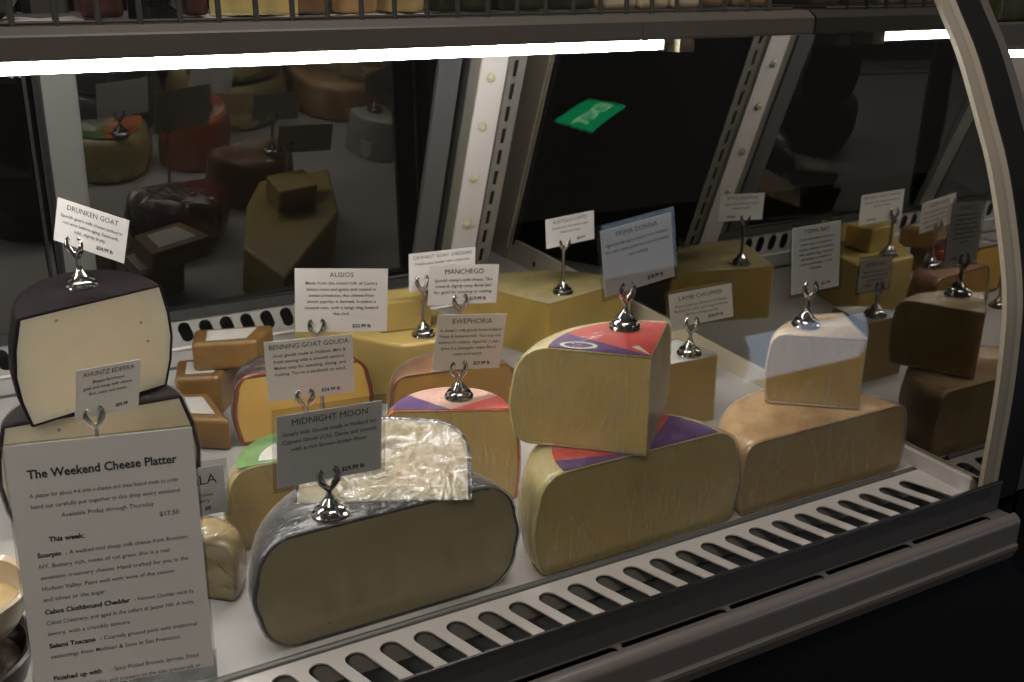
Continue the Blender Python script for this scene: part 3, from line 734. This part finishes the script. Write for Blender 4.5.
for b, t1, more in (('Scorpio', ' - A washed-rind sheep milk cheese from Brooklyn,', ['NY. Buttery rich, notes of cut grass, this is a real', 'sensation creamery cheese. Hand crafted for you in the', 'Hudson Valley. Pairs well with wine of the season', 'and olives or the sugar.']),
                    ('Cabot Clothbound Cheddar', ' - Vermont Cheddar made by', ['Cabot Creamery, and aged in the cellars at Jasper Hill. A nutty,', 'savory, with a crumbly texture.']),
                    ('Salami Toscano', ' - Coarsely ground pork with traditional', ['seasonings from Molinari & Sons in San Francisco.']),
                    ):
    o = left(b, L0, ys, .0058, .0002); bw_ = max(v.co.x for v in o.data.vertices)
    left(t1, L0 + bw_ + .002, ys, .0052, .00002, INK2, w*.80 - bw_)
    for s in more: ys -= .0098; left(s, L0, ys, .0052, .00002, INK2, w*.82)
    ys -= .0112
ys -= .009
o = left('Finished up with', L0, ys, .0058, .0002); left(' - Spicy Pickled Brussels Sprouts, Dried', L0 + .044, ys, .0052, .00002, INK2, w*.5)
left('Rosemaries, Castillos, and crackers on the side (please ask or', L0, ys - .0098, .0052, .00002, INK2, w*.82); left('request)', L0, ys - .0196, .0052, .00002, INK2)
flatbox('acrylic_stand', w + .004, h + .014, .003, ACRYL, sg, None, 0, -.006, -.0024)
flatbox('acrylic_foot', w + .004, .003, .05, ACRYL, sg, None, 0, -h/2 - .013, -.026)

# ------------------------------------------------------------------ bowls at the far left
def bowl(name, label, x, y, z, Rr, h, th, mat, fill=None, fillmat=None, foot=.5):
    P = [(Rr*foot*.9, 0), (Rr*foot, .002)]
    for i in range(9):
        t = i/8; P.append((Rr*(foot + (1-foot)*sin(t*pi/2)), .002 + (h-.002)*t**1.3))
    P += [(Rr + .0035, h + .001), (Rr + .004, h + .004), (Rr + .001, h + .0055), (Rr - th, h + .003)]
    for i in range(8, -1, -1):
        t = i/8; P.append((max(Rr*(foot + (1-foot)*sin(t*pi/2)) - th, .002), .002 + th + (h-.002-th)*t**1.3))
    t = thing(name, label, 'bowl', (x, y, z))
    lathe('shell', P, mat, t, 40)
    if fill: lathe('contents', [(.001, h*fill - .01), (Rr*.8, h*fill - .008), (Rr*.86, h*fill - .002), (Rr*.6, h*fill + .006), (Rr*.3, h*fill+.004), (.002, h*fill + .008)], fillmat, t, 30)
    return t
bowl('bowl', 'dark brown bowl on the deck at the bottom left edge', -.096, .845, 0, .068, .055, .004, plain('dark bowl', (.03, .02, .018), .3, bump=.2), .75, mottled('dark relish', (.03, .012, .01), (.08, .03, .02), 60, .3, .8, .4))
bowl('bowl', 'light beige bowl with a thick rim stacked over the dark bowl at left', -.080, .85, .0625, .058, .048, .004, plain('beige bowl', (.50, .40, .28), .4, coat=.3), .7, mottled('creamy spread', (.5, .36, .16), (.62, .48, .25), 40, .4, .6, .2))

# ------------------------------------------------------------------ goods on the upper shelf, seen through the fence
def shelf_x(px, y=1.12): return .07 + (px-45)*(.0875e-2 + (px-45)*.00000048)
BROWNP = mottled('brown parcel', (.16, .085, .035), (.24, .13, .06), 20, .5, .4, .2)
DARKG = mottled('dark green pack', (.02, .022, .010), (.07, .06, .02), 30, .35, .6, .4)
DARKR = mottled('dark red salami', (.05, .016, .012), (.12, .04, .03), 30, .4, .5, .2)
def parcel(label, a, b, y0, y1, hh, mat, name='parcel', cat='parcel', sk=0):
    return slab(name, label, [(a, y0), (b, y0 + sk), (b - .01, y1), (a + .006, y1 + .01)], .5602, .5602 + hh, mat, .006, None, cat)
def paper(label, a, b, y0, y1):
    n = 8; v = []; f = []
    for i in range(n+1):
        x = a + (b-a)*i/n; zz = .5565 + .0012*(1 + sin(i*1.9 + a*30))
        v += [(x, y0 + .006*sin(i*1.3), zz), (x, y1, zz), (x, y1, zz + .0007), (x, y0 + .006*sin(i*1.3), zz + .0007)]
    for i in range(n):
        for k in range(4): j = (k+1) % 4; f.append((i*4+k, i*4+j, i*4+4+j, i*4+4+k))
    f += [(0, 1, 2, 3), (n*4, n*4+1, n*4+2, n*4+3)]
    o = obj('paper_sheet', mesh('paper_sheet', v, f, WHITEP)); return tag(o, label, 'paper')
WHITEP = plain('white sheet', (.62, .58, .52), .6)
paper('white paper sheet under goods at the left end of the upper shelf', -.02, .110, 1.075, 1.2)
paper('white paper sheet under the pale wedge and brown parcel on the upper shelf', .228, .405, 1.075, 1.2)
paper('cream paper sheet by the yellow parcel on the upper shelf', .41, .476, 1.075, 1.2)
bowl('bowl', 'dark bowl at the left end of the upper shelf', .02, 1.13, .5602, .045, .05, .004, plain('dark dish', (.02, .016, .014), .3))
parcel('dark red salami piece on the left of the upper shelf', .108, .150, 1.10, 1.2, .06, DARKR, 'salami', 'salami')
lathe('jar', [(.024, .0), (.026, .003), (.026, .06), (.022, .07), (.022, .085), (.001, .086)], plain('dark jar glass', (.008, .008, .008), .08, coat=.5), None, 28, Matrix.Translation((.181, 1.12, .5562)))
tag(bpy.data.objects['jar'], 'dark glass jar on the left half of the upper shelf', 'jar')
parcel('reddish brown salami piece right of the dark jar on the upper shelf', .212, .236, 1.12, 1.2, .07, DARKR, 'salami', 'salami')
t = cheese_wheel_piece('cheese_wedge', 'pale wedge of cheese lying on white paper on the upper shelf', 'cheese', (.325, 1.10, .5602), R(60), .09, .022, R(60), R(110), .005, .001, GOUDA, GOUDA_R, .002, None)
parcel('brown parcel behind the fence on the upper shelf, over the mirror door', .300, .372, 1.13, 1.24, .055, BROWNP)
parcel('tan wrapped parcel next to the brown one on the upper shelf', .372, .412, 1.10, 1.2, .05, mottled('tan parcel', (.42, .25, .10), (.52, .34, .17), 20, .5, .4, .2), sk=-.012)
parcel('yellow wrapped parcel on cream paper on the upper shelf', .432, .478, 1.11, 1.2, .05, mottled('yellow parcel', (.40, .28, .10), (.5, .38, .18), 20, .5, .4, .2))
for i, (a, b) in enumerate(((.490, .56), (.566, .63), (.636, .70))):
    parcel(['dark olive package right of the yellow parcel on the upper shelf', 'dark green package in the middle of three on the upper shelf', 'dark green package left of the cream parcels on the upper shelf'][i], a, b, 1.10, 1.2, .05, DARKG)
for i, (a, b) in enumerate(((.708, .756), (.760, .806), (.810, .855))):
    parcel(['cream paper parcel, left of three near the right end of the upper shelf', 'cream paper parcel, middle of three near the right end of the upper shelf', 'cream paper parcel, right of three near the right end of the upper shelf'][i], a, b, 1.09, 1.19, .05, PAPER2)
for i, (a, b) in enumerate(((.864, .912), (.918, .975))):
    parcel(['tan brown parcel before the last one on the upper shelf', 'tan brown parcel at the right end of the upper shelf'][i], a, b, 1.10, 1.2, .045, mottled('dull tan parcel', (.22, .15, .08), (.32, .22, .12), 20, .5, .4, .2))

# ------------------------------------------------------------------ neighbouring case beyond the end post
nb = thing('neighbouring_case', 'next display case beyond the curved end post, only its edge in view', 'case', (0, 0, 0))
box('side_panel', (XE + .085, .695, -.102), (XE + .125, 1.9, .38), BLACK_PL, nb)
box('front_panel', (XE + .085, .66, -.102), (2.4, .70, .10), BLACK_PL, nb)
prism_x('shelf', [(1.047, .497), (1.047, .530), (1.40, .530), (1.40, .497)], XE + .10, 2.3, SHELF_M, nb)
ribbon('post', -.012, .004, XE + .067, XE + .086, plain('grey post', (.12, .11, .10), .4), nb)
box('back_panel', (XE + .10, 1.60, -.4), (2.3, 1.62, .49), plain('beige back', (.25, .21, .17), .6), nb)
nl = thing('tube_lamp', 'glowing tube lamp of the next case at the right edge', 'lamp')
tube('tube', [(XE + .14, 1.115, .4795), (2.2, 1.115, .4795)], .0055, TUBE, nl, 12)
box('lamp_rail', (XE + .12, 1.11, .485), (2.2, 1.13, .497), SHELF_M, nl)
slab('parcel', 'olive package on the next case at the top right corner', [(1.45, 1.10), (1.60, 1.10), (1.60, 1.2), (1.45, 1.2)], .5302, .60, DARKG, .006, None, 'parcel')

# ------------------------------------------------------------------ shop around the case
fl = box('floor', (-4, -3, -.87), (5, 4, -.85), plain('dark floor', (.006, .0055, .005), .5)); tag(fl, kind='structure')
lw = box('wall_left', (XL - .02, .70, -.05), (XL, 2.0, .60), plain('left end panel', (.10, .095, .09), .4)); tag(lw, kind='structure')

# the shop behind the viewer: a lit exit sign under the ceiling and a bright blue-grey window, both mirrored in the glass
ws = box('wall_front', (2.2, -2.66, -.85), (5.6, -2.56, 2.6), plain('shop wall', (.10, .09, .08), .7)); tag(ws, kind='structure')
w2 = box('window_2', (3.28, -2.56, -.62), (4.09, -2.545, .52), plain('lit window glass', (.50, .62, .85), .4, emit=2.6)); tag(w2, kind='structure')
ex = thing('exit_sign', 'green lit EXIT sign mirrored in the glass above the rear right cheeses', 'sign')
n_ = Vector((-.643, .766, 0)); u_ = Vector((-.766, -.643, 0)); z_ = Vector((0, 0, 1))
rot = Matrix(((u_.x, 0, n_.x, 2.101), (u_.y, 0, n_.y, -.907), (0, 1, 0, 2.40), (0, 0, 0, 1)))
ex.matrix_world = rot @ Matrix.Rotation(R(-24), 4, 'Z')
flatbox('sign_body', .21, .19, .02, plain('sign green', (.02, .75, .25), .4, emit=2.2), ex, None, 0, 0, -.0105)
obj('sign_letters', textmesh('EXIT', .095, plain('sign letters', (.55, 1, .6), .5, emit=3.5), .002, width=.18), ex, Matrix.Translation((0, -.02, .0002)))
tube('hanging_rod', [(0, .09, -.01), (0, .20, -.01)], .005, BLACK_PL, ex, 8)
